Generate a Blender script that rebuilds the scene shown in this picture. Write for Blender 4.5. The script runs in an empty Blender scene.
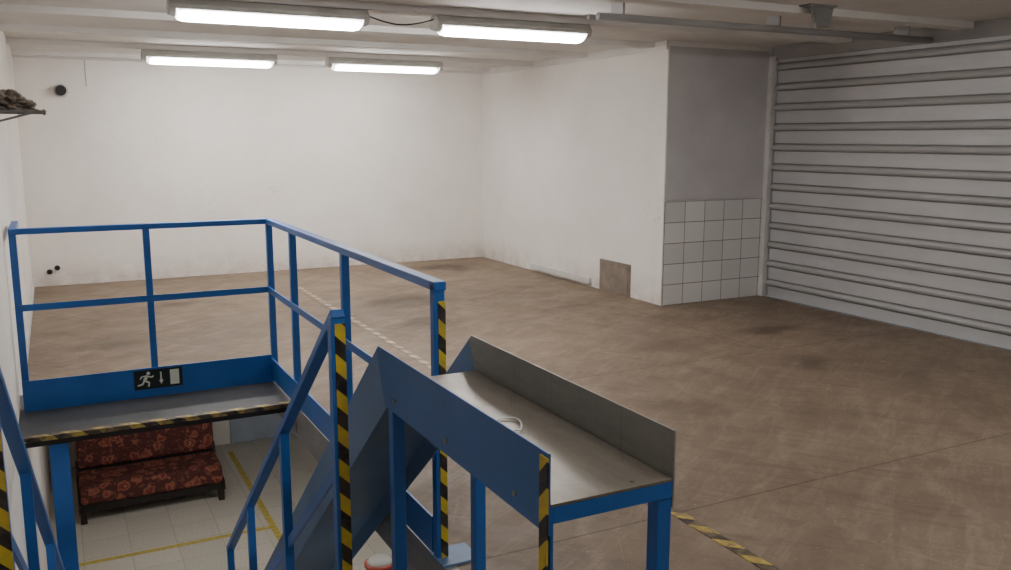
import bpy, bmesh, math, random
from mathutils import Vector, Matrix
from mathutils import noise as mn
random.seed(4)
LZ=-2.15   # lower floor
WX=-0.28   # left wall
BY=11.0   # back wall
RX=5.28; PY=6.93; SX=6.58
CZ=2.55; RZ=2.50; NB=-3.0

def lin(c):
    return tuple(((v/255)/12.92 if v/255<=0.04045 else (((v/255)+0.055)/1.055)**2.4) for v in c)+(1,)

# ---------- materials ----------
def newmat(name):
    m=bpy.data.materials.new(name); m.use_nodes=True
    nt=m.node_tree; b=nt.nodes['Principled BSDF']
    return m,nt,b
def N(nt,t,**k):
    n=nt.nodes.new(t)
    for a,v in k.items(): setattr(n,a,v)
    return n
def noise(nt,vec,scale,detail=4,rough=0.6,dist=0):
    n=N(nt,'ShaderNodeTexNoise'); n.inputs['Scale'].default_value=scale
    n.inputs['Detail'].default_value=detail; n.inputs['Roughness'].default_value=rough
    n.inputs['Distortion'].default_value=dist
    nt.links.new(vec,n.inputs['Vector']); return n.outputs['Fac']
def ramp(nt,fac,a,b,ca=(0,0,0,1),cb=(1,1,1,1)):
    r=N(nt,'ShaderNodeValToRGB'); r.color_ramp.elements[0].position=a; r.color_ramp.elements[1].position=b
    r.color_ramp.elements[0].color=ca; r.color_ramp.elements[1].color=cb
    nt.links.new(fac,r.inputs['Fac']); return r.outputs['Color']
def mix(nt,fac,a,b,mode='MIX'):
    m=N(nt,'ShaderNodeMix'); m.data_type='RGBA'; m.blend_type=mode
    for v,i in ((fac,0),(a,6),(b,7)):
        if isinstance(v,bpy.types.NodeSocket): nt.links.new(v,m.inputs[i])
        else: m.inputs[i].default_value=v
    return m.outputs[2]
def math_(nt,op,a,b=0.0):
    m=N(nt,'ShaderNodeMath',operation=op)
    for v,i in ((a,0),(b,1)):
        if isinstance(v,bpy.types.NodeSocket): nt.links.new(v,m.inputs[i])
        else: m.inputs[i].default_value=v
    return m.outputs[0]
def objco(nt): return N(nt,'ShaderNodeTexCoord').outputs['Object']
def stretch(nt,co,rot,sx,sy):   # rotate first, then stretch along the turned axes
    m=N(nt,'ShaderNodeMapping'); m.vector_type='TEXTURE'
    m.inputs['Rotation'].default_value=(0,0,rot); m.inputs['Scale'].default_value=(1/sx,1/sy,1)
    nt.links.new(co,m.inputs[0]); return m.outputs[0]
def bump(nt,b,h,strength=.2,dist=.02):
    n=N(nt,'ShaderNodeBump'); n.inputs['Strength'].default_value=strength; n.inputs['Distance'].default_value=dist
    nt.links.new(h,n.inputs['Height']); nt.links.new(n.outputs[0],b.inputs['Normal'])
def simple(name,col,rough=.5,metal=0,var=.15,scale=6):
    m,nt,b=newmat(name); co=objco(nt)
    c=lin(col); d=tuple(x*(1-var) for x in c[:3])+(1,)
    f=ramp(nt,noise(nt,co,scale),.35,.65)
    nt.links.new(mix(nt,f,d,c),b.inputs['Base Color'])
    b.inputs['Roughness'].default_value=rough; b.inputs['Metallic'].default_value=metal
    return m
def worn(name,col,wear,rough=.45,amount=.62,metal=0,scuff=0,scratch=0):
    m,nt,b=newmat(name); co=objco(nt)
    f=ramp(nt,noise(nt,co,22,6,.7),amount,amount+.06)
    g=ramp(nt,noise(nt,co,3),.3,.7)
    c=lin(col); base=mix(nt,g,tuple(x*.8 for x in c[:3])+(1,),c)
    if scuff:
        mp=N(nt,'ShaderNodeMapping'); mp.inputs['Scale'].default_value=(9,1.5,9); nt.links.new(co,mp.inputs[0])
        s=ramp(nt,noise(nt,mp.outputs[0],4,7,.7,.5),.42,.7)
        base=mix(nt,math_(nt,'MULTIPLY',s,scuff),base,tuple(x*.45 for x in c[:3])+(1,))
    if scratch:
        for rot in(.25,-.5,1.2):
            s=ramp(nt,noise(nt,stretch(nt,co,rot,120,3),1.0,2,.5,.2),.66,.70)
            base=mix(nt,math_(nt,'MULTIPLY',s,scratch),base,tuple(x*.5 for x in c[:3])+(1,))
        r=ramp(nt,noise(nt,co,9,6,.7),.3,.7,(rough-.06,)*3+(1,),(rough+.1,)*3+(1,)); nt.links.new(r,b.inputs['Roughness'])
    nt.links.new(mix(nt,f,base,lin(wear)),b.inputs['Base Color'])
    if not scratch: b.inputs['Roughness'].default_value=rough
    b.inputs['Metallic'].default_value=metal
    return m
def hazard(name,axis,freq,y=(205,180,48),k=(26,26,28),wear=.45):
    m,nt,b=newmat(name); co=objco(nt)
    d=N(nt,'ShaderNodeVectorMath',operation='DOT_PRODUCT'); nt.links.new(co,d.inputs[0]); d.inputs[1].default_value=axis
    f=math_(nt,'FRACT',math_(nt,'MULTIPLY',d.outputs['Value'],freq))
    g=math_(nt,'GREATER_THAN',f,.5)
    w=ramp(nt,noise(nt,co,14,6,.7),.42,.6)
    c=mix(nt,g,lin(y),lin(k))
    nt.links.new(mix(nt,math_(nt,'MULTIPLY',w,wear),c,lin((112,96,76))),b.inputs['Base Color']); b.inputs['Roughness'].default_value=.5
    return m

def wallmat(name,base,dirt):
    m,nt,b=newmat(name); co=objco(nt)
    n1=ramp(nt,noise(nt,co,1.1,6,.65),.4,.8)
    c=mix(nt,math_(nt,'MULTIPLY',n1,.6),lin(base),lin(dirt))
    n2=ramp(nt,noise(nt,co,7,8,.75,.5),.62,.72)
    c=mix(nt,math_(nt,'MULTIPLY',n2,.22),c,lin((160,150,140)))
    sep=N(nt,'ShaderNodeSeparateXYZ'); nt.links.new(co,sep.inputs[0])
    mr=N(nt,'ShaderNodeMapRange'); nt.links.new(sep.outputs['Z'],mr.inputs[0])
    mr.inputs[1].default_value=0.0; mr.inputs[2].default_value=.3; mr.inputs[3].default_value=1; mr.inputs[4].default_value=0
    gm=math_(nt,'MULTIPLY',mr.outputs[0],ramp(nt,noise(nt,co,5,6,.7),.33,.66))
    ab=math_(nt,'GREATER_THAN',sep.outputs['Z'],-.02)
    c=mix(nt,math_(nt,'MULTIPLY',math_(nt,'MULTIPLY',gm,ab),.6),c,lin((158,140,124)))
    v=N(nt,'ShaderNodeTexVoronoi',feature='DISTANCE_TO_EDGE'); v.inputs['Scale'].default_value=.9
    wn=N(nt,'ShaderNodeTexNoise'); wn.inputs['Scale'].default_value=2.5; nt.links.new(co,wn.inputs['Vector'])
    vm=N(nt,'ShaderNodeVectorMath',operation='ADD'); nt.links.new(co,vm.inputs[0]); nt.links.new(wn.outputs['Color'],vm.inputs[1])
    nt.links.new(vm.outputs[0],v.inputs['Vector'])
    cr=ramp(nt,v.outputs['Distance'],0,.005,(1,1,1,1),(0,0,0,1))
    cr=math_(nt,'MULTIPLY',cr,ramp(nt,noise(nt,co,.8),.52,.6))
    c=mix(nt,math_(nt,'MULTIPLY',cr,.25),c,lin((130,122,115)))
    nt.links.new(c,b.inputs['Base Color']); b.inputs['Roughness'].default_value=.85
    bump(nt,b,noise(nt,co,14,8,.6),.25,.01)
    return m
M_wall=wallmat('plaster_white',(235,230,224),(214,206,199))
M_wallpil=wallmat('plaster_pillar',(231,227,222),(212,205,198))
M_greypaint=simple('grey_paint',(200,197,198),.7,0,.12,2)
M_ceil=simple('ceiling_paint',(220,217,213),.85,0,.14,1.5)
M_steelbeam=simple('beam_grey',(158,156,156),.7,0,.15,2)

def floormat():
    m,nt,b=newmat('brown_board_floor'); co=objco(nt)
    n1=ramp(nt,noise(nt,co,.9,8,.72,.4),.32,.7)
    c=mix(nt,n1,lin((139,121,102)),lin((112,96,81)))
    n3=ramp(nt,noise(nt,co,4.5,8,.75,.3),.35,.7)
    c=mix(nt,math_(nt,'MULTIPLY',n3,.4),c,lin((99,84,71)))
    s=ramp(nt,noise(nt,stretch(nt,co,.6,1,5),1.6,9,.78,1.2),.48,.7)
    c=mix(nt,math_(nt,'MULTIPLY',s,.45),c,lin((164,147,128)))
    s2=ramp(nt,noise(nt,stretch(nt,co,-.9,.8,5),1.4,9,.78,1.6),.5,.68)
    c=mix(nt,math_(nt,'MULTIPLY',s2,.48),c,lin((84,69,58)))
    wv=N(nt,'ShaderNodeTexWave',wave_type='RINGS',rings_direction='Z'); wv.inputs['Scale'].default_value=.55; wv.inputs['Distortion'].default_value=3.5; wv.inputs['Detail'].default_value=3
    mp=N(nt,'ShaderNodeMapping'); mp.inputs['Location'].default_value=(-7,-1,0); nt.links.new(co,mp.inputs[0]); nt.links.new(mp.outputs[0],wv.inputs['Vector'])
    ar=ramp(nt,wv.outputs['Fac'],.95,1.0)
    ar=math_(nt,'MULTIPLY',ar,ramp(nt,noise(nt,co,5,6,.8),.45,.65))
    c=mix(nt,math_(nt,'MULTIPLY',ar,.3),c,lin((172,156,137)))
    for rot in(.9,-.5,.35,-1.1):
        sc_=ramp(nt,noise(nt,stretch(nt,co,rot,38,1.3),1.0,3,.55,.6),.67,.71)
        c=mix(nt,math_(nt,'MULTIPLY',sc_,.15),c,lin((176,162,144)))
    f=ramp(nt,noise(nt,co,45,4,.7),.3,.75)
    c=mix(nt,math_(nt,'MULTIPLY',f,.28),c,lin((86,73,62)))
    wn=N(nt,'ShaderNodeTexNoise'); wn.inputs['Scale'].default_value=3.5; wn.inputs['Detail'].default_value=5; nt.links.new(co,wn.inputs['Vector'])
    ws=N(nt,'ShaderNodeVectorMath',operation='SCALE'); nt.links.new(wn.outputs['Color'],ws.inputs[0]); ws.inputs['Scale'].default_value=.5
    wa=N(nt,'ShaderNodeVectorMath',operation='ADD'); nt.links.new(co,wa.inputs[0]); nt.links.new(ws.outputs[0],wa.inputs[1])
    for (x,y,rx,ry,st_) in ((4.35,10.3,.5,.3,.85),(3.1,8.3,.55,.4,.75),(2.9,7.2,.4,.3,.6),(5.5,5.6,.5,.22,.7),(4.9,4.6,.28,.22,.6),(4.3,5.6,.6,.4,.35),(1.0,9.2,.4,.25,.5),(.3,7.6,.4,.3,.5),(3.4,4.2,.35,.3,.35),(4.6,7.3,.4,.2,.45)):
        mm=N(nt,'ShaderNodeMapping'); mm.vector_type='TEXTURE'; mm.inputs['Location'].default_value=(x+.25,y+.25,.25); mm.inputs['Scale'].default_value=(rx,ry,1e3)
        nt.links.new(wa.outputs[0],mm.inputs[0])
        ln=N(nt,'ShaderNodeVectorMath',operation='LENGTH'); nt.links.new(mm.outputs[0],ln.inputs[0])
        k=ramp(nt,ln.outputs['Value'],.35,1.1,(1,1,1,1),(0,0,0,1))
        c=mix(nt,math_(nt,'MULTIPLY',k,st_),c,lin((74,60,50)))
    sp=ramp(nt,noise(nt,co,60,2,.5),.70,.74)
    c=mix(nt,math_(nt,'MULTIPLY',sp,.45),c,lin((196,184,168)))
    bm_=N(nt,'ShaderNodeMapping'); bm_.inputs['Location'].default_value=(.3,-2.94,0); nt.links.new(co,bm_.inputs[0])
    br=N(nt,'ShaderNodeTexBrick'); br.inputs['Scale'].default_value=1; br.inputs['Brick Width'].default_value=5.2
    br.inputs['Row Height'].default_value=2.1; br.inputs['Mortar Size'].default_value=.005; br.inputs['Mortar Smooth'].default_value=0
    br.inputs['Color1'].default_value=(1,1,1,1); br.inputs['Color2'].default_value=(.94,.94,.94,1); br.inputs['Mortar'].default_value=(.55,.55,.55,1)
    nt.links.new(bm_.outputs[0],br.inputs['Vector'])
    c=mix(nt,1.0,c,br.outputs['Color'],'MULTIPLY')
    nt.links.new(c,b.inputs['Base Color'])
    r=ramp(nt,noise(nt,co,3),.3,.7,(.5,)*3+(1,),(.75,)*3+(1,)); nt.links.new(r,b.inputs['Roughness'])
    b.inputs['Specular IOR Level'].default_value=.35
    return m
M_floor=floormat()
def lowfloor():
    m,nt,b=newmat('terrazzo_tiles'); co=objco(nt)
    f=ramp(nt,noise(nt,co,60,3,.7),.35,.65)
    c=mix(nt,f,lin((218,212,198)),lin((188,182,170)))
    br=N(nt,'ShaderNodeTexBrick'); br.offset=0; br.inputs['Scale'].default_value=1; br.inputs['Brick Width'].default_value=.4
    br.inputs['Row Height'].default_value=.4; br.inputs['Mortar Size'].default_value=.004
    br.inputs['Color1'].default_value=(1,1,1,1); br.inputs['Color2'].default_value=(.9,.9,.9,1); br.inputs['Mortar'].default_value=(.7,.7,.7,1)
    nt.links.new(co,br.inputs['Vector'])
    nt.links.new(mix(nt,1.0,c,br.outputs['Color'],'MULTIPLY'),b.inputs['Base Color']); b.inputs['Roughness'].default_value=.45
    return m
M_low=lowfloor()
def tilemat():
    m,nt,b=newmat('white_wall_tiles'); co=objco(nt)
    sep=N(nt,'ShaderNodeSeparateXYZ'); nt.links.new(co,sep.inputs[0])
    cb=N(nt,'ShaderNodeCombineXYZ'); nt.links.new(math_(nt,'SUBTRACT',sep.outputs['X'],RX+.01),cb.inputs[0]); nt.links.new(sep.outputs['Z'],cb.inputs[1])
    br=N(nt,'ShaderNodeTexBrick'); br.offset=0; br.inputs['Scale'].default_value=1; br.inputs['Brick Width'].default_value=.246
    br.inputs['Row Height'].default_value=.205; br.inputs['Mortar Size'].default_value=.004; br.inputs['Mortar Smooth'].default_value=.1
    br.inputs['Color1'].default_value=lin((222,220,218)); br.inputs['Color2'].default_value=lin((208,206,205)); br.inputs['Mortar'].default_value=lin((132,126,120))
    nt.links.new(cb.outputs[0],br.inputs['Vector'])
    nt.links.new(br.outputs['Color'],b.inputs['Base Color']); b.inputs['Roughness'].default_value=.25
    return m
M_tile=tilemat()
SP=.2
def shutmat():
    m,nt,b=newmat('shutter_grey'); co=objco(nt)
    sep=N(nt,'ShaderNodeSeparateXYZ'); nt.links.new(co,sep.inputs[0])
    n=ramp(nt,noise(nt,co,2),.35,.65)
    c=mix(nt,n,lin((178,178,180)),lin((186,186,188)))
    f=math_(nt,'MODULO',sep.outputs['Z'],SP)  # ribs and grooves darkened in the colour, standing in for profile shading
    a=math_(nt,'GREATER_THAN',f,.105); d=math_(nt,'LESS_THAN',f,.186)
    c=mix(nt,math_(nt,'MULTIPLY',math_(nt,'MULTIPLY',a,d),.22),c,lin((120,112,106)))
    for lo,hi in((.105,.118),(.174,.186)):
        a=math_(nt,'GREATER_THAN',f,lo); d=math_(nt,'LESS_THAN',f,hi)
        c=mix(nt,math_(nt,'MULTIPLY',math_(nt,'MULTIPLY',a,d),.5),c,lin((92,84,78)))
    nt.links.new(c,b.inputs['Base Color']); b.inputs['Roughness'].default_value=.42; b.inputs['Metallic'].default_value=.1
    return m
M_shut=shutmat()
M_frame=simple('frame_white',(208,205,202),.5)
M_blue=worn('blue_paint',(36,102,182),(26,60,106),.4,.68)
M_blued=worn('blue_paint_dull',(54,102,166),(84,98,120),.45,.62)
M_slate=worn('slate_painted_steel',(98,128,166),(120,128,136),.5,.6)
M_galv=worn('galvanised_steel',(148,140,128),(134,126,115),.32,.68,.45,.35,.5)
M_guard=worn('galvanised_guard',(152,150,140),(130,125,115),.4,.66,.2,.3,.3)
M_galvd=worn('dull_steel',(138,137,136),(112,108,104),.5,.6,.1,.4)
M_deck=worn('dark_deck_steel',(66,67,68),(56,55,54),.5,.6,.1,.5)
M_haz=hazard('hazard_stripe_post',(1,1,1),8.5,wear=.3)
M_hazf=hazard('hazard_stripe_floor',(1,1,0),6.5,(190,164,72),(56,48,40),.9)
M_haze=hazard('hazard_stripe_edge',(1,1,1),6.5,(186,162,76),(36,33,30),1.0)
def wornt():
    m,nt,b=newmat('faded_floor_tape'); co=objco(nt)
    sep=N(nt,'ShaderNodeSeparateXYZ'); nt.links.new(co,sep.inputs[0])
    f=math_(nt,'FRACT',math_(nt,'MULTIPLY',math_(nt,'ADD',sep.outputs['Y'],sep.outputs['X']),5.5))
    g=math_(nt,'GREATER_THAN',f,.5)
    w=math_(nt,'MULTIPLY',g,ramp(nt,noise(nt,co,6,5,.7),.35,.6))
    c=mix(nt,w,lin((120,103,87)),lin((192,176,148)))
    nt.links.new(c,b.inputs['Base Color']); b.inputs['Roughness'].default_value=.6
    return m
M_hazw=wornt()
M_yel=simple('yellow_line',(205,184,90),.6,0,.3,20)
M_black=simple('black_plastic',(20,20,22),.4)
M_white=simple('white_plastic',(215,213,208),.4)
M_house=simple('fixture_housing',(196,195,190),.5)
M_signw=simple('sign_white',(225,228,215),.4,0,.02)
M_signg=simple('sign_dark',(24,34,30),.35,0,.05)
M_rust=simple('hatch_brown',(134,122,110),.7,0,.3,8)
M_wood=simple('dark_wood',(50,34,26),.5,0,.4,12)
M_dk=simple('dark_frame_and_gap',(34,29,27),.7)
M_red=simple('red_plastic',(206,96,84),.4)
M_door=simple('blue_grey_door',(165,176,190),.5)
M_cloth=simple('rag_cloth',(158,146,134),.9,0,.5,18)
M_cloth2=simple('rag_cloth_brown',(128,110,96),.9,0,.4,18)
def emis(name,s,col=(1,.98,.95,1),shaped=False):
    m,nt,b=newmat(name); b.inputs['Emission Color'].default_value=col; b.inputs['Emission Strength'].default_value=s
    b.inputs['Base Color'].default_value=(.9,.9,.88,1)
    if shaped: # tubes sit in the middle of the trough, so its rims glow less
        sep=N(nt,'ShaderNodeSeparateXYZ'); nt.links.new(objco(nt),sep.inputs[0])
        a=math_(nt,'DIVIDE',math_(nt,'ABSOLUTE',sep.outputs['Y']),.08)
        k=ramp(nt,a,.93,1.0,(1,1,1,1),(.035,.034,.032,1))
        xx=ramp(nt,math_(nt,'ABSOLUTE',sep.outputs['X']),.54,.60,(1,1,1,1),(.05,.05,.048,1))
        nt.links.new(math_(nt,'MULTIPLY',math_(nt,'MULTIPLY',k,xx),s),b.inputs['Emission Strength'])
    return m
M_lamp=emis('lamp_diffuser',74,shaped=True)
M_lamp2=emis('added_front_fill',34,shaped=True)  # glow of the unseen fixtures added as fill
M_lamp3=emis('added_lower_fill',32)  # glow of the unseen lights added below the slab
def sofamat():
    m,nt,b=newmat('floral_upholstery'); co=objco(nt)
    wn=N(nt,'ShaderNodeTexNoise'); wn.inputs['Scale'].default_value=14; nt.links.new(co,wn.inputs['Vector'])
    sc=N(nt,'ShaderNodeVectorMath',operation='SCALE'); nt.links.new(wn.outputs['Color'],sc.inputs[0]); sc.inputs['Scale'].default_value=.12
    vm=N(nt,'ShaderNodeVectorMath',operation='ADD'); nt.links.new(co,vm.inputs[0]); nt.links.new(sc.outputs[0],vm.inputs[1])
    v=N(nt,'ShaderNodeTexVoronoi'); v.inputs['Scale'].default_value=7.6; v.inputs['Randomness'].default_value=.8; nt.links.new(vm.outputs[0],v.inputs['Vector'])
    a=ramp(nt,v.outputs['Distance'],.40,.44,(1,1,1,1),(0,0,0,1))
    c=mix(nt,a,lin((80,40,36)),lin((138,80,64)))
    a2=ramp(nt,v.outputs['Distance'],.26,.29,(1,1,1,1),(0,0,0,1))
    c=mix(nt,a2,c,lin((110,48,42)))
    a3=ramp(nt,v.outputs['Distance'],.10,.13,(1,1,1,1),(0,0,0,1))
    c=mix(nt,a3,c,lin((156,112,84)))
    n=ramp(nt,noise(nt,co,24,3),.54,.62); c=mix(nt,math_(nt,'MULTIPLY',n,.35),c,lin((146,100,80)))
    nt.links.new(c,b.inputs['Base Color']); b.inputs['Roughness'].default_value=.9
    return m
M_sofa=sofamat()

# ---------- geometry helpers ----------
def s_box(x0,x1,y0,y1,z0,z1):
    v=[(x,y,z) for x in(x0,x1) for y in(y0,y1) for z in(z0,z1)]
    f=[(0,1,3,2),(4,6,7,5),(0,4,5,1),(2,3,7,6),(0,2,6,4),(1,5,7,3)]
    return v,f
def s_beam(p,q,w,h,up=(0,0,1)):
    p=Vector(p);q=Vector(q);d=(q-p).normalized(); u=Vector(up)
    if abs(d.dot(u))>.99: u=Vector((0,1,0))
    s=d.cross(u).normalized(); u=s.cross(d).normalized()
    v=[]
    for o in(p,q):
        for a,b in((-1,-1),(1,-1),(1,1),(-1,1)): v.append(tuple(o+s*(a*w/2)+u*(b*h/2)))
    return v,[(3,2,1,0),(4,5,6,7),(0,1,5,4),(1,2,6,5),(2,3,7,6),(3,0,4,7)]
def s_cyl(p,q,r,r2=None,n=20):
    r2=r if r2 is None else r2
    p=Vector(p);q=Vector(q);d=(q-p).normalized(); u=Vector((0,0,1))
    if abs(d.dot(u))>.99: u=Vector((0,1,0))
    s=d.cross(u).normalized(); u=s.cross(d).normalized(); v=[]
    for o,rr in((p,r),(q,r2)):
        for i in range(n):
            a=2*math.pi*i/n; v.append(tuple(o+s*(math.cos(a)*rr)+u*(math.sin(a)*rr)))
    f=[tuple(range(n-1,-1,-1)),tuple(range(n,2*n))]+[(i,(i+1)%n,n+(i+1)%n,n+i) for i in range(n)]
    return v,f
def s_lathe(cx,cy,prof,n=32):
    v=[(cx+r*math.cos(2*math.pi*i/n),cy+r*math.sin(2*math.pi*i/n),z) for r,z in prof for i in range(n)]
    f=[tuple(range(n-1,-1,-1)),tuple(range((len(prof)-1)*n,len(prof)*n))]
    for k in range(len(prof)-1):
        f+=[(k*n+i,k*n+(i+1)%n,(k+1)*n+(i+1)%n,(k+1)*n+i) for i in range(n)]
    return v,f
def s_prism_x(poly,x0,x1):   # poly in (y,z)
    n=len(poly); v=[(x0,y,z) for y,z in poly]+[(x1,y,z) for y,z in poly]
    f=[tuple(range(n-1,-1,-1)),tuple(range(n,2*n))]+[(i,(i+1)%n,n+(i+1)%n,n+i) for i in range(n)]
    return v,f
def s_prism_y(poly,y0,y1):   # poly in (x,z)
    n=len(poly); v=[(x,y0,z) for x,z in poly]+[(x,y1,z) for x,z in poly]
    f=[tuple(range(n)),tuple(range(2*n-1,n-1,-1))]+[(i,n+i,n+(i+1)%n,(i+1)%n) for i in range(n)]
    return v,f
def mk(name,shapes,mat,parent=None,bevel=0,smooth=False,label=None,cat=None,kind=None,origin=None,group=None):
    V=[];F=[]
    for v,f in shapes:
        o=len(V); V+=v; F+=[tuple(i+o for i in q) for q in f]
    if parent is not None: org=Vector(parent['org'])
    elif origin is not None: org=Vector(origin)
    elif kind=='structure': org=Vector((0,0,0))
    else:
        xs=[v[0] for v in V];ys=[v[1] for v in V];zs=[v[2] for v in V]
        org=Vector(((min(xs)+max(xs))/2,(min(ys)+max(ys))/2,min(zs)))
    me=bpy.data.meshes.new(name); me.from_pydata([tuple(Vector(v)-org) for v in V],[],F)
    bm=bmesh.new(); bm.from_mesh(me); bmesh.ops.recalc_face_normals(bm,faces=bm.faces); bm.to_mesh(me); bm.free()
    ob=bpy.data.objects.new(name,me); bpy.context.collection.objects.link(ob)
    me.materials.append(mat)
    if parent is not None: ob.parent=parent
    else: ob.location=org
    if bevel:
        b=ob.modifiers.new('bevel','BEVEL'); b.width=bevel; b.segments=3; b.limit_method='ANGLE'
    if smooth:
        for p in me.polygons: p.use_smooth=len(p.vertices)==4
    if label: ob['label']=label
    if cat: ob['category']=cat
    if kind: ob['kind']=kind
    if group: ob['group']=group
    ob['org']=tuple(org)
    return ob
def thing(name,loc,label,cat,group=None):
    e=bpy.data.objects.new(name,None); bpy.context.collection.objects.link(e); e.location=loc
    e.empty_display_size=.1; e['org']=tuple(loc); e['label']=label; e['category']=cat
    if group: e['group']=group
    return e
def curve(name,pts,r,mat,parent=None,label=None,cat=None,cyclic=False):
    org=Vector(parent['org']) if parent is not None else Vector(pts[0])
    cu=bpy.data.curves.new(name,'CURVE'); cu.dimensions='3D'; cu.bevel_depth=r; cu.bevel_resolution=3
    sp=cu.splines.new('NURBS'); sp.points.add(len(pts)-1)
    for p,q in zip(sp.points,pts): p.co=tuple(Vector(q)-org)+(1,)
    sp.use_endpoint_u=not cyclic; sp.use_cyclic_u=cyclic; sp.order_u=4
    tmp=bpy.data.objects.new('tmp',cu); bpy.context.collection.objects.link(tmp)
    dg=bpy.context.evaluated_depsgraph_get(); me=bpy.data.meshes.new_from_object(tmp.evaluated_get(dg))
    bpy.data.objects.remove(tmp)
    for p in me.polygons: p.use_smooth=True
    me.materials.clear(); me.materials.append(mat)
    ob=bpy.data.objects.new(name,me); bpy.context.collection.objects.link(ob)
    if parent is not None: ob.parent=parent
    else: ob.location=org
    if label: ob['label']=label
    if cat: ob['category']=cat
    return ob

# ---------- structure ----------
OX=1.29; O0=2.75; O1=5.97
mk('floor',[s_box(WX,SX,NB,O0,-.2,0),s_box(OX,SX,O0,O1,-.2,0),s_box(WX,SX,O1,BY,-.2,0)],M_floor,kind='structure')
mk('floor_lower',[s_box(WX,SX,NB,BY,LZ-.1,LZ)],M_low,kind='structure')
mk('wall_left',[s_box(WX-.2,WX,NB-.2,BY+.2,LZ-.1,CZ+.1)],M_wall,kind='structure')
mk('wall_back',[s_box(WX,SX+.2,BY,BY+.2,LZ-.1,CZ+.1)],M_wall,kind='structure')
mk('wall_right',[s_box(RX,SX+.2,PY,BY,0,CZ)],M_wallpil,kind='structure')
mk('wall_right_lower',[s_box(SX,SX+.2,NB,BY,LZ-.1,-.2)],M_wall,kind='structure')
mk('wall_front',[s_box(WX,SX+.2,NB-.2,NB,LZ-.1,CZ+.1)],M_wall,kind='structure')
ribs=[s_box(WX,SX+.2,NB,BY,CZ,CZ+.15)]
for i in range(12):
    y=-2.4+1.2*i
    if y<BY-.2: ribs.append(s_box(WX,SX,y-.08,y+.08,RZ,CZ))
ribs.append(s_box(WX,SX,BY-.08,BY,RZ-.01,CZ))
mk('ceiling',ribs,M_ceil,kind='structure')
mk('trim_4',[s_box(RX-.02,RX,PY,BY-.08,2.47,CZ)],M_ceil,kind='structure')
mk('trim_1',[s_box(RX+.01,SX-.04,PY-.012,PY,0,1.025)],M_tile,kind='structure')
mk('trim_2',[s_box(RX+.01,SX-.04,PY-.006,PY,1.03,2.5)],M_greypaint,kind='structure')
mk('trim_3',[s_box(SX-.04,SX+.02,PY-.06,PY,0,2.45)],M_frame,kind='structure',bevel=.005)
mk('wall_right_lintel',[s_box(SX,SX+.2,NB,PY,2.42,CZ)],M_steelbeam,kind='structure')
# shutter
prof=[]; z=.0
while z<2.42-.001:
    for dz,dx in((0,0),(.05,.002),(.104,0),(.107,.014),(.114,.014),(.119,-.014),(.131,-.025),(.146,-.029),(.161,-.025),(.173,-.014),(.178,.014),(.184,.014),(.187,0)):
        if z+dz<2.42: prof.append((SX+dx+.035,z+dz))
    z+=SP
prof.append((SX+.035,2.42)); 
poly=prof+[(SX+.14,2.42),(SX+.14,0)]
mk('door_1',[s_prism_y(poly,NB,PY-.06)],M_shut,kind='structure')
mk('baseboard_right',[s_box(RX-.04,RX,8.2,9.55,.03,.10)],M_frame,kind='structure',bevel=.005)
mk('door_2',[s_box(1.75,2.65,BY-.04,BY,LZ,LZ+1.95)],M_door,kind='structure',bevel=.01)
mk('baseboard_left',[s_box(WX,WX+.02,O1+.05,BY,0,.08)],M_greypaint,kind='structure')

# ---------- light fixtures ----------
def fixture(x0,x1,y,zb=2.385,top=RZ,label='long fluorescent ceiling light, or added fill light, with glowing diffuser',mat=None):
    e=thing('fluorescent_or_fill_light',((x0+x1)/2,y,top),label,'ceiling light','fluorescent ceiling lights')
    mk('housing',[s_prism_x([(y-.05,top),(y+.05,top),(y+.092,zb+.07),(y+.092,zb+.045),(y-.092,zb+.045),(y-.092,zb+.07)],x0,x1)],M_house,e,bevel=.006)
    def half(rr,hh): return [(y-rr*math.cos(a),zb+.045-hh*math.sin(a)) for a in [math.pi*i/16 for i in range(0,17)]]
    secs=[(x0+.04,.070,.040),(x0+.055,.08,.058),(x0+.09,.08,.066),(x1-.09,.08,.066),(x1-.055,.08,.058),(x1-.04,.070,.040)]
    V=[];F=[]
    for xx,rr,hh in secs: V+=[(xx,a,b) for a,b in half(rr,hh)]
    n=17
    for k in range(5):
        F+=[(k*n+i,k*n+(i+1)%n,(k+1)*n+(i+1)%n,(k+1)*n+i) for i in range(n)]
    F+=[tuple(range(n)),tuple(range(5*n,6*n))]
    mk('lamp_diffuser',[(V,F)],mat or M_lamp,e)
    for xa,xb,ra,rb in((x0,x0+.04,.03,.042),(x1-.04,x1,.042,.03)):
        V=[(xa,a,b) for a,b in half(.074,ra)]+[(xb,a,b) for a,b in half(.074,rb)]
        mk('end_cap',[(V,[(i,(i+1)%n,n+(i+1)%n,n+i) for i in range(n)]+[tuple(range(n)),tuple(range(n,2*n))])],M_house,e)
    return e
fixture(.88,2.2,9.6); fixture(2.75,4.08,9.6); fixture(.72,2.0,6.0); fixture(2.5,3.78,6.0)
fixture(.9,2.2,1.2,mat=M_lamp2); fixture(4.0,5.3,2.4,mat=M_lamp2); fixture(2.5,3.8,1.2,mat=M_lamp2)  # unseen fixtures added above the frame to brighten the near and right side
curve('ceiling_cable',[(1.98,6.0,2.48),(2.1,6.0,2.44),(2.25,6.02,2.41),(2.4,6.0,2.44),(2.52,6.0,2.48)],.005,M_black,label='black cable sagging between two ceiling lights',cat='cable')
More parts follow.
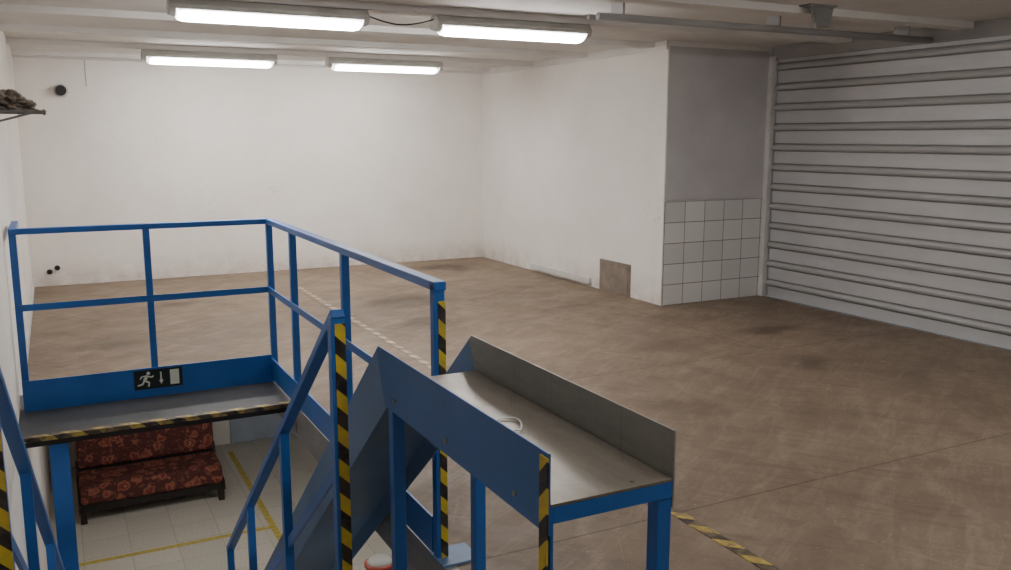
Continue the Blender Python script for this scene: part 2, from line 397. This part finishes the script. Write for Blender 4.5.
def lowlight(x,y):
    zt=-.2
    e=thing('added_lower_light',(x,y,zt-.1),'added unseen batten light brightening the level below the mezzanine slab','ceiling light','added lower level lights')
    mk('housing',[s_box(x-.6,x+.6,y-.06,y+.06,zt-.04,zt)],M_house,e)
    mk('lamp_diffuser',[s_box(x-.58,x+.58,y-.05,y+.05,zt-.09,zt-.04)],M_lamp3,e)
lowlight(1.0,7.6); lowlight(3.2,6.6); lowlight(.45,1.9)  # all added out of view, to brighten the lower room and stair sides

# ceiling conduit
e=thing('ceiling_conduit',(3.3,5.1,2.45),'grey steel conduit track running below the ceiling ribs','conduit')
mk('pipe',[s_cyl((3.3,5.1,2.44),(SX-.0,5.1,2.44),.024)],M_steelbeam,e,smooth=True)
mk('pipe',[s_cyl((3.3,5.22,2.45),(SX-.0,5.22,2.45),.018)],M_steelbeam,e,smooth=True)
for x in(3.5,4.9,6.3): mk('hanger',[s_box(x-.008,x+.008,5.09,5.23,2.462,CZ)],M_steelbeam,e)
e=thing('steel_bracket',(4.82,4.7,2.44),'grey steel angle bracket bolted to the ceiling','bracket')
mk('web',[s_prism_y([(4.72,CZ),(4.78,2.40),(4.90,2.40),(4.94,CZ)],4.62,4.64)],M_galvd,e)
mk('plate',[s_box(4.7,4.95,4.6,4.71,CZ-.012,CZ)],M_galvd,e)

# ---------- platform guardrail ----------
g=thing('guardrail',(OX-.04,5.93,0),'blue steel guardrail with mid rail around the stair opening','railing')
PXr=1.265; FYr=5.94; LXr=-.235; t=.04; NYr=3.03
def post(x,y,z0=-.18,z1=1.08,mat=M_blue,par=g,w=t,nm='post',label=None):
    return mk(nm,[s_box(x-w/2,x+w/2,y-w/2,y+w/2,z0,z1)],mat,par,bevel=.003,label=label)
post(LXr,FYr,0.03)
post(.50,FYr,0.185)
post(PXr,FYr)
for y in(5.3,4.23): post(PXr,y)
mk('post',[s_box(PXr-.025,PXr+.02,NYr-.02,NYr+.02,0.01,1.1)],M_blue,g,bevel=.003)
mk('hazard_strip',[s_box(PXr-.008,PXr+.021,NYr-.024,NYr-.02,0.01,1.04)],M_haz,g,label='yellow and black warning strip')
mk('base_plate',[s_box(PXr-.03,PXr+.13,NYr-.09,NYr+.06,0,.01)],M_slate,g)
mk('top_rail',[s_box(LXr-.02,PXr+.02,FYr-.03,FYr+.02,1.08,1.115)],M_blue,g,bevel=.004)
mk('top_rail',[s_box(PXr-.025,PXr+.025,NYr-.025,FYr-.03,1.08,1.115)],M_blue,g,bevel=.004)
mk('top_rail',[s_box(LXr-.02,LXr+.02,FYr+.02,6.5,1.08,1.115)],M_blued,g,bevel=.004)
mk('mid_rail',[s_box(LXr,PXr,FYr-.03,FYr-.02,.62,.66)],M_blue,g)
mk('mid_rail',[s_box(PXr-.03,PXr-.02,NYr+.02,FYr-.02,.62,.66)],M_blue,g)
mk('toe_board',[s_box(LXr-.02,PXr-.02,FYr-.03,FYr-.02,0.0,.19)],M_blue,g)
mk('toe_board',[s_box(PXr-.03,PXr-.021,NYr+.02,FYr-.03,0.02,.17)],M_blue,g)
mk('edge_channel',[s_box(PXr-.02,OX,2.8,FYr,-.2,0)],M_galvd,g)

# ---------- landing ----------
l=thing('steel_landing',(.5,5.6,LZ),'narrow dark steel landing on blue posts beside the stair opening','platform')
mk('deck',[s_box(WX,1.24,5.38,O1-.0,-.03,-.002)],M_deck,l)
mk('edge_beam',[s_box(WX+.005,1.24,5.365,5.38,-.055,-.002)],M_dk,l)
mk('support_post',[s_box(-.13,-.03,5.4,5.5,LZ,-.03)],M_blue,l,bevel=.004)
mk('warning_tape',[s_box(WX+.005,1.24,5.361,5.405,-.0015,.001),s_box(WX+.005,1.24,5.361,5.3645,-.025,.0)],M_haze,l,label='worn yellow and black warning tape')

# ---------- staircase ----------
sl=.77
st=thing('staircase',(.3,4.1,LZ),'steep steel staircase with blue handrails down to the lower floor','staircase')
run=-LZ/sl-.15; n=11
for i in range(1,n):
    zz=LZ*i/n; yy=O0+run*(i-.5)/n
    mk('tread',[s_box(-.17,.75,yy,yy+.25,zz-.03,zz)],M_galvd,st)
for x,xe in((-.2,-.11),(.78,.78)):
    y1=O0+run-.25
    mk('stringer',[s_prism_x([(O0,0),(O0,-.25),(y1-.1,LZ),(y1+.15,LZ),(y1+.15,LZ+.12)],x-.015,x+.015)],M_blued,st)
    y0=2.72; z0=1.08; yE=5.12
    f=lambda y:z0-(y-y0)*sl
    fx=lambda y:x+(xe-x)*(y-y0)/(yE-y0)
    mk('handrail',[s_beam((x,y0-.02,z0+.015),(xe,yE,f(yE)),.045,.03)],M_blue,st,bevel=.004)
    mk('mid_rail',[s_beam((x,y0,z0-.5),(xe,yE,f(yE)-.5),.012,.04)],M_blue,st)
    for y in(3.55,4.4,yE):
        mk('baluster',[s_box(fx(y)-.018,fx(y)+.018,y-.018,y+.018,f(y)-1.1,f(y))],M_blue,st)
    mk('top_post',[s_box(x-.024,x+.022,y0-.022,y0+.022,0,z0)],M_blue,st,bevel=.003)
    mk('hazard_strip',[s_box(x-.012,x+.022,y0-.026,y0-.022,0,z0-.02)],M_haz,st,label='yellow and black warning strip')

# ---------- loading chute ----------
c=thing('loading_chute',(1.07,2.1,0),'steel transfer table and chute with side guards on blue legs','chute')
X0,X1=.90,1.228; Ya,Yb=1.545,2.62; T=.87; G=.985
sd=Vector((1,-.84)).normalized()
L=3.2
nrm=Vector((.84,1)).normalized()
e1=(Yb+sd.x*L,T+sd.y*L)
mk('bed',[s_prism_x([(Ya,T),(Yb,T),(Yb-.003,T-.006),(Ya,T-.006)],X0+.002,X1-.002)],M_galv,c)
mk('sloping_bed',[s_prism_x([(Yb,T),e1,(e1[0]-nrm.x*.004,e1[1]-nrm.y*.004),(Yb-.003,T-.006)],X0+.002,X1-.002)],M_slate,c)
e2=(e1[0]+nrm.x*.115,e1[1]+nrm.y*.115)
low=(e1[0]-nrm.x*.07,e1[1]-nrm.y*.07)
gt=[(Ya,G),(Yb+.03,G),(Yb+.05,G-.015),(Yb-.03,T-.08),(Yb-.05,T-.07),(Ya,T-.07)]
gs=[(Yb+.05,G-.015),e2,low,(Yb-.03,T-.08)]
mk('side_guard',[s_prism_x(gt,X0-.004,X0)],M_blued,c,label='blue painted side guard')
mk('side_guard',[s_prism_x(gs,X0-.004,X0)],M_slate,c,label='slate blue sloping side guard')
mk('side_guard',[s_prism_x(gt,X1,X1+.004)],M_guard,c,label='galvanised steel side guard')
mk('side_guard',[s_prism_x(gs,X1,X1+.004)],M_slate,c,label='slate blue sloping side guard')
w=.04
mk('leg',[s_box(X0+.0005,X0+.008,Ya,Ya+.04,0,T-.007)],M_blue,c)
for (x,y) in((X1-.021,Ya+.021),(X0+.021,Yb-.06),(X1-.021,Yb-.06)):
    mk('leg',[s_box(x-w/2,x+w/2,y-w/2,y+w/2,0,T-.046)],M_blue,c,bevel=.003)
mk('hazard_strip',[s_box(X0-.009,X0-.0045,Ya,Ya+.034,0,G-.01)],M_haz,c,label='yellow and black warning strip')
for a in ((X0+.009,X1-.001,Ya,Ya+.04),(X0+.04,X1-.04,Yb-.08,Yb-.04),(X0+.001,X0+.035,Ya+.041,Yb-.04),(X1-.035,X1-.001,Ya+.041,Yb-.04)):
    mk('frame_bar',[s_box(*a,T-.045,T-.007)],M_blue,c)
for y in(1.7,2.1,2.5): mk('bolt',[s_cyl((X0-.009,y,T-.03),(X0-.003,y,T-.03),.007)],M_galvd,c)
ring=[(1.06+.04*math.cos(a)+.012*math.sin(2*a),2.05+.06*math.sin(a),T+.0055+.002*math.sin(3*a)) for a in [i*math.pi/6 for i in range(12)]]
curve('cord_loop',ring,.0026,M_white,label='loop of thin white cord lying on the steel table',cat='cord',cyclic=True)

# ---------- exit sign ----------
sx,sy,sz=.37,FYr-.034,.055
e=thing('exit_sign',(sx+.14,sy,sz),'dark emergency exit sign with running figure, arrow and door','sign')
mk('plate',[s_box(sx,sx+.29,sy-.003,sy,sz,sz+.125)],M_signg,e)
yy0,yy1=sy-.005,sy-.003
def q(pts): return s_prism_y([(sx+a,sz+b) for a,b in pts],yy0,yy1)
def seg(a,b,wd):
    a=Vector(a);b=Vector(b);d=(b-a).normalized();nn=Vector((-d.y,d.x))*wd/2
    return q([tuple(a-nn),tuple(b-nn),tuple(b+nn),tuple(a+nn)])
hd=[(.085+.011*math.cos(i*math.pi/6),.103+.011*math.sin(i*math.pi/6)) for i in range(12)]
mk('pictogram',[q(hd),seg((.077,.09),(.06,.055),.02),seg((.072,.088),(.105,.075),.008),seg((.105,.075),(.115,.085),.008),seg((.072,.086),(.045,.085),.008),seg((.045,.085),(.035,.068),.008),
  seg((.06,.056),(.088,.042),.011),seg((.088,.042),(.083,.015),.01),seg((.06,.056),(.045,.032),.011),seg((.047,.033),(.018,.028),.01)],M_signw,e,label='white running figure')
mk('arrow',[seg((.16,.105),(.16,.05),.009),q([(.147,.052),(.16,.024),(.173,.052)])],M_signw,e,label='narrow white arrow pointing down')
mk('door_symbol',[q([(.215,.015),(.27,.015),(.27,.112),(.215,.112)])],M_signw,e,label='white doorway rectangle')

# ---------- floor tapes ----------
mk('hazard_floor_tape',[s_box(2.33,2.39,1.2,3.3,0,.003)],M_hazf,label='worn yellow and black warning tape on the board floor',cat='tape')
mk('worn_floor_tape',[s_box(2.33,2.38,3.8,9.6,0,.0025)],M_hazw,label='faded dashed warning tape worn into the board floor',cat='tape')
mk('floor_marking',[s_box(1.66,1.72,4,BY-.3,LZ,LZ+.002)],M_yel,label='yellow painted line on the lower tiled floor',cat='floor line')
mk('floor_marking',[s_box(WX+.02,1.66,8.3,8.36,LZ,LZ+.002)],M_yel,label='yellow painted line crossing the lower tiled floor',cat='floor line')

# ---------- hatch, holes ----------
e=thing('wall_hatch',(RX,7.73,0),'small brown metal access hatch at the foot of the white wall','hatch')
mk('frame',[s_box(RX-.012,RX,7.45,8.02,.0,.34)],M_rust,e)
mk('panel',[s_box(RX-.02,RX-.012,7.48,7.99,.03,.31)],M_rust,e,bevel=.003)
e=thing('vent_pipe',(.16,BY,2.15),'black round pipe stub sticking out of the plaster wall','pipe')
mk('pipe',[s_cyl((.16,BY-.12,2.15),(.16,BY,2.15),.055)],M_black,e,smooth=True)
mk('collar',[s_cyl((.16,BY-.02,2.15),(.16,BY,2.15),.075)],M_greypaint,e,smooth=True)
for a,b in((-.1,.16),(-.02,.2)):
    mk('pipe_stub',[s_cyl((a,BY-.03,b),(a,BY,b),.026,.03)],M_black,smooth=True,label='small black pipe stub in the plaster wall',cat='pipe',group='small pipe stubs')
mk('wall_cable',[s_cyl((.42,BY-.01,2.2),(.42,BY-.01,2.49),.007)],M_greypaint,label='thin grey cable running down from the ceiling',cat='cable')
mk('socket_box',[s_box(WX,WX+.03,6.6,6.68,.5,.62)],M_white,bevel=.005,label='white plastic socket box on the side wall',cat='socket')
e=thing('wall_rack',(WX,5.0,1.76),'grey metal wall bracket carrying rags','wall rack')
for y in(4.8,5.2): mk('arm',[s_beam((WX,y,1.77),(-.0,y,1.77),.02,.01)],M_galvd,e)
mk('front_bar',[s_beam((-.01,4.8,1.77),(-.01,5.2,1.77),.01,.02)],M_galvd,e)
mk('brace',[s_beam((WX,4.8,1.70),(-.05,4.8,1.765),.01,.01)],M_galvd,e)
def rag(loc,sc,mat,lab,seed):
    bm=bmesh.new(); bmesh.ops.create_icosphere(bm,subdivisions=5,radius=1)
    o=Vector((seed,0,0))
    for v in bm.verts:
        k=1+.6*mn.noise(v.co*2.2+o)+.4*mn.noise(v.co*5+o)+.1*mn.noise(v.co*12+o); v.co*=k
        v.co.x*=sc[0]; v.co.y*=sc[1]; v.co.z*=sc[2]
        v.co.z-=.25*(v.co.x)  # slumps towards the front of the rack
        if v.co.z<-.032: v.co.z=-.032
    me=bpy.data.meshes.new('rag')
    for f in bm.faces:f.smooth=True
    bm.to_mesh(me); bm.free(); me.materials.append(mat)
    r=bpy.data.objects.new('rag',me); bpy.context.collection.objects.link(r); r.location=loc; r['label']=lab; r['category']='cloth'
rag((-.15,5.02,1.808),(.11,.16,.05),M_cloth,'crumpled grey brown rag on the wall bracket',5)

# ---------- sofa ----------
s0,s1,sf=.0,1.38,9.2
e=thing('sofa',((s0+s1)/2,9.55,LZ),'old armless sofa with faded maroon and tan floral upholstery','sofa')
mk('base',[s_box(s0+.01,s1-.01,sf+.04,sf+.60,LZ+.12,LZ+.2)],M_dk,e)
mk('seat',[s_box(s0+.01,s1-.01,sf,sf+.50,LZ+.2,LZ+.40)],M_sofa,e,bevel=.035)
mk('backrest',[s_prism_x([(sf+.50,LZ+.41),(sf+.66,LZ+.41),(sf+.69,LZ+.92),(sf+.54,LZ+.93)],s0+.01,s1-.01)],M_sofa,e,bevel=.035)
mk('gap_shade_box',[s_box(s0+.01,s1-.01,sf+.56,sf+.66,LZ+.2,LZ+.40)],M_dk,e)  # dark box set between seat and back, standing in for the gap's shade
for x in(s0-.01,s1-.01):
    mk('side_panel',[s_prism_x([(sf+.01,LZ+.12),(sf+.66,LZ+.12),(sf+.66,LZ+.46),(sf+.6,LZ+.46),(sf+.54,LZ+.28),(sf+.01,LZ+.22)],x,x+.02)],M_wood,e,bevel=.004)
for x in(s0+.0,s1-.06):
    for y in(sf+.03,sf+.54):
        mk('leg',[s_box(x,x+.06,y,y+.06,LZ,LZ+.12)],M_wood,e)

# ---------- bucket ----------
bx,by=2.22,6.66
e=thing('bucket',(bx,by,LZ),'pale red plastic bucket with a domed white lid','bucket')
mk('body',[s_lathe(bx,by,[(.10,LZ),(.11,LZ+.12),(.12,LZ+.25)])],M_red,e,smooth=True)
mk('lid',[s_lathe(bx,by,[(.108,LZ+.262),(.108,LZ+.27),(.095,LZ+.285),(.07,LZ+.30),(.03,LZ+.307)])],M_white,e,smooth=True)
mk('lid_band',[s_lathe(bx,by,[(.130,LZ+.235),(.130,LZ+.26),(.112,LZ+.268)])],M_red,e,smooth=True)

# ---------- world + camera ----------
w_=bpy.data.worlds.new('world'); bpy.context.scene.world=w_; w_.use_nodes=True
w_.node_tree.nodes['Background'].inputs[0].default_value=(.6,.65,.7,1); w_.node_tree.nodes['Background'].inputs[1].default_value=.2
cam=bpy.data.cameras.new('camera'); cam.lens=880/1011*36; cam.sensor_width=36
co=bpy.data.objects.new('camera',cam); bpy.context.collection.objects.link(co)
co.location=(0,0,1.65); co.rotation_euler=(math.radians(90-9.55),0,math.radians(-27.13)); cam.clip_start=.02
bpy.context.scene.camera=co
for o in bpy.data.objects:
    if 'org' in o: del o['org']
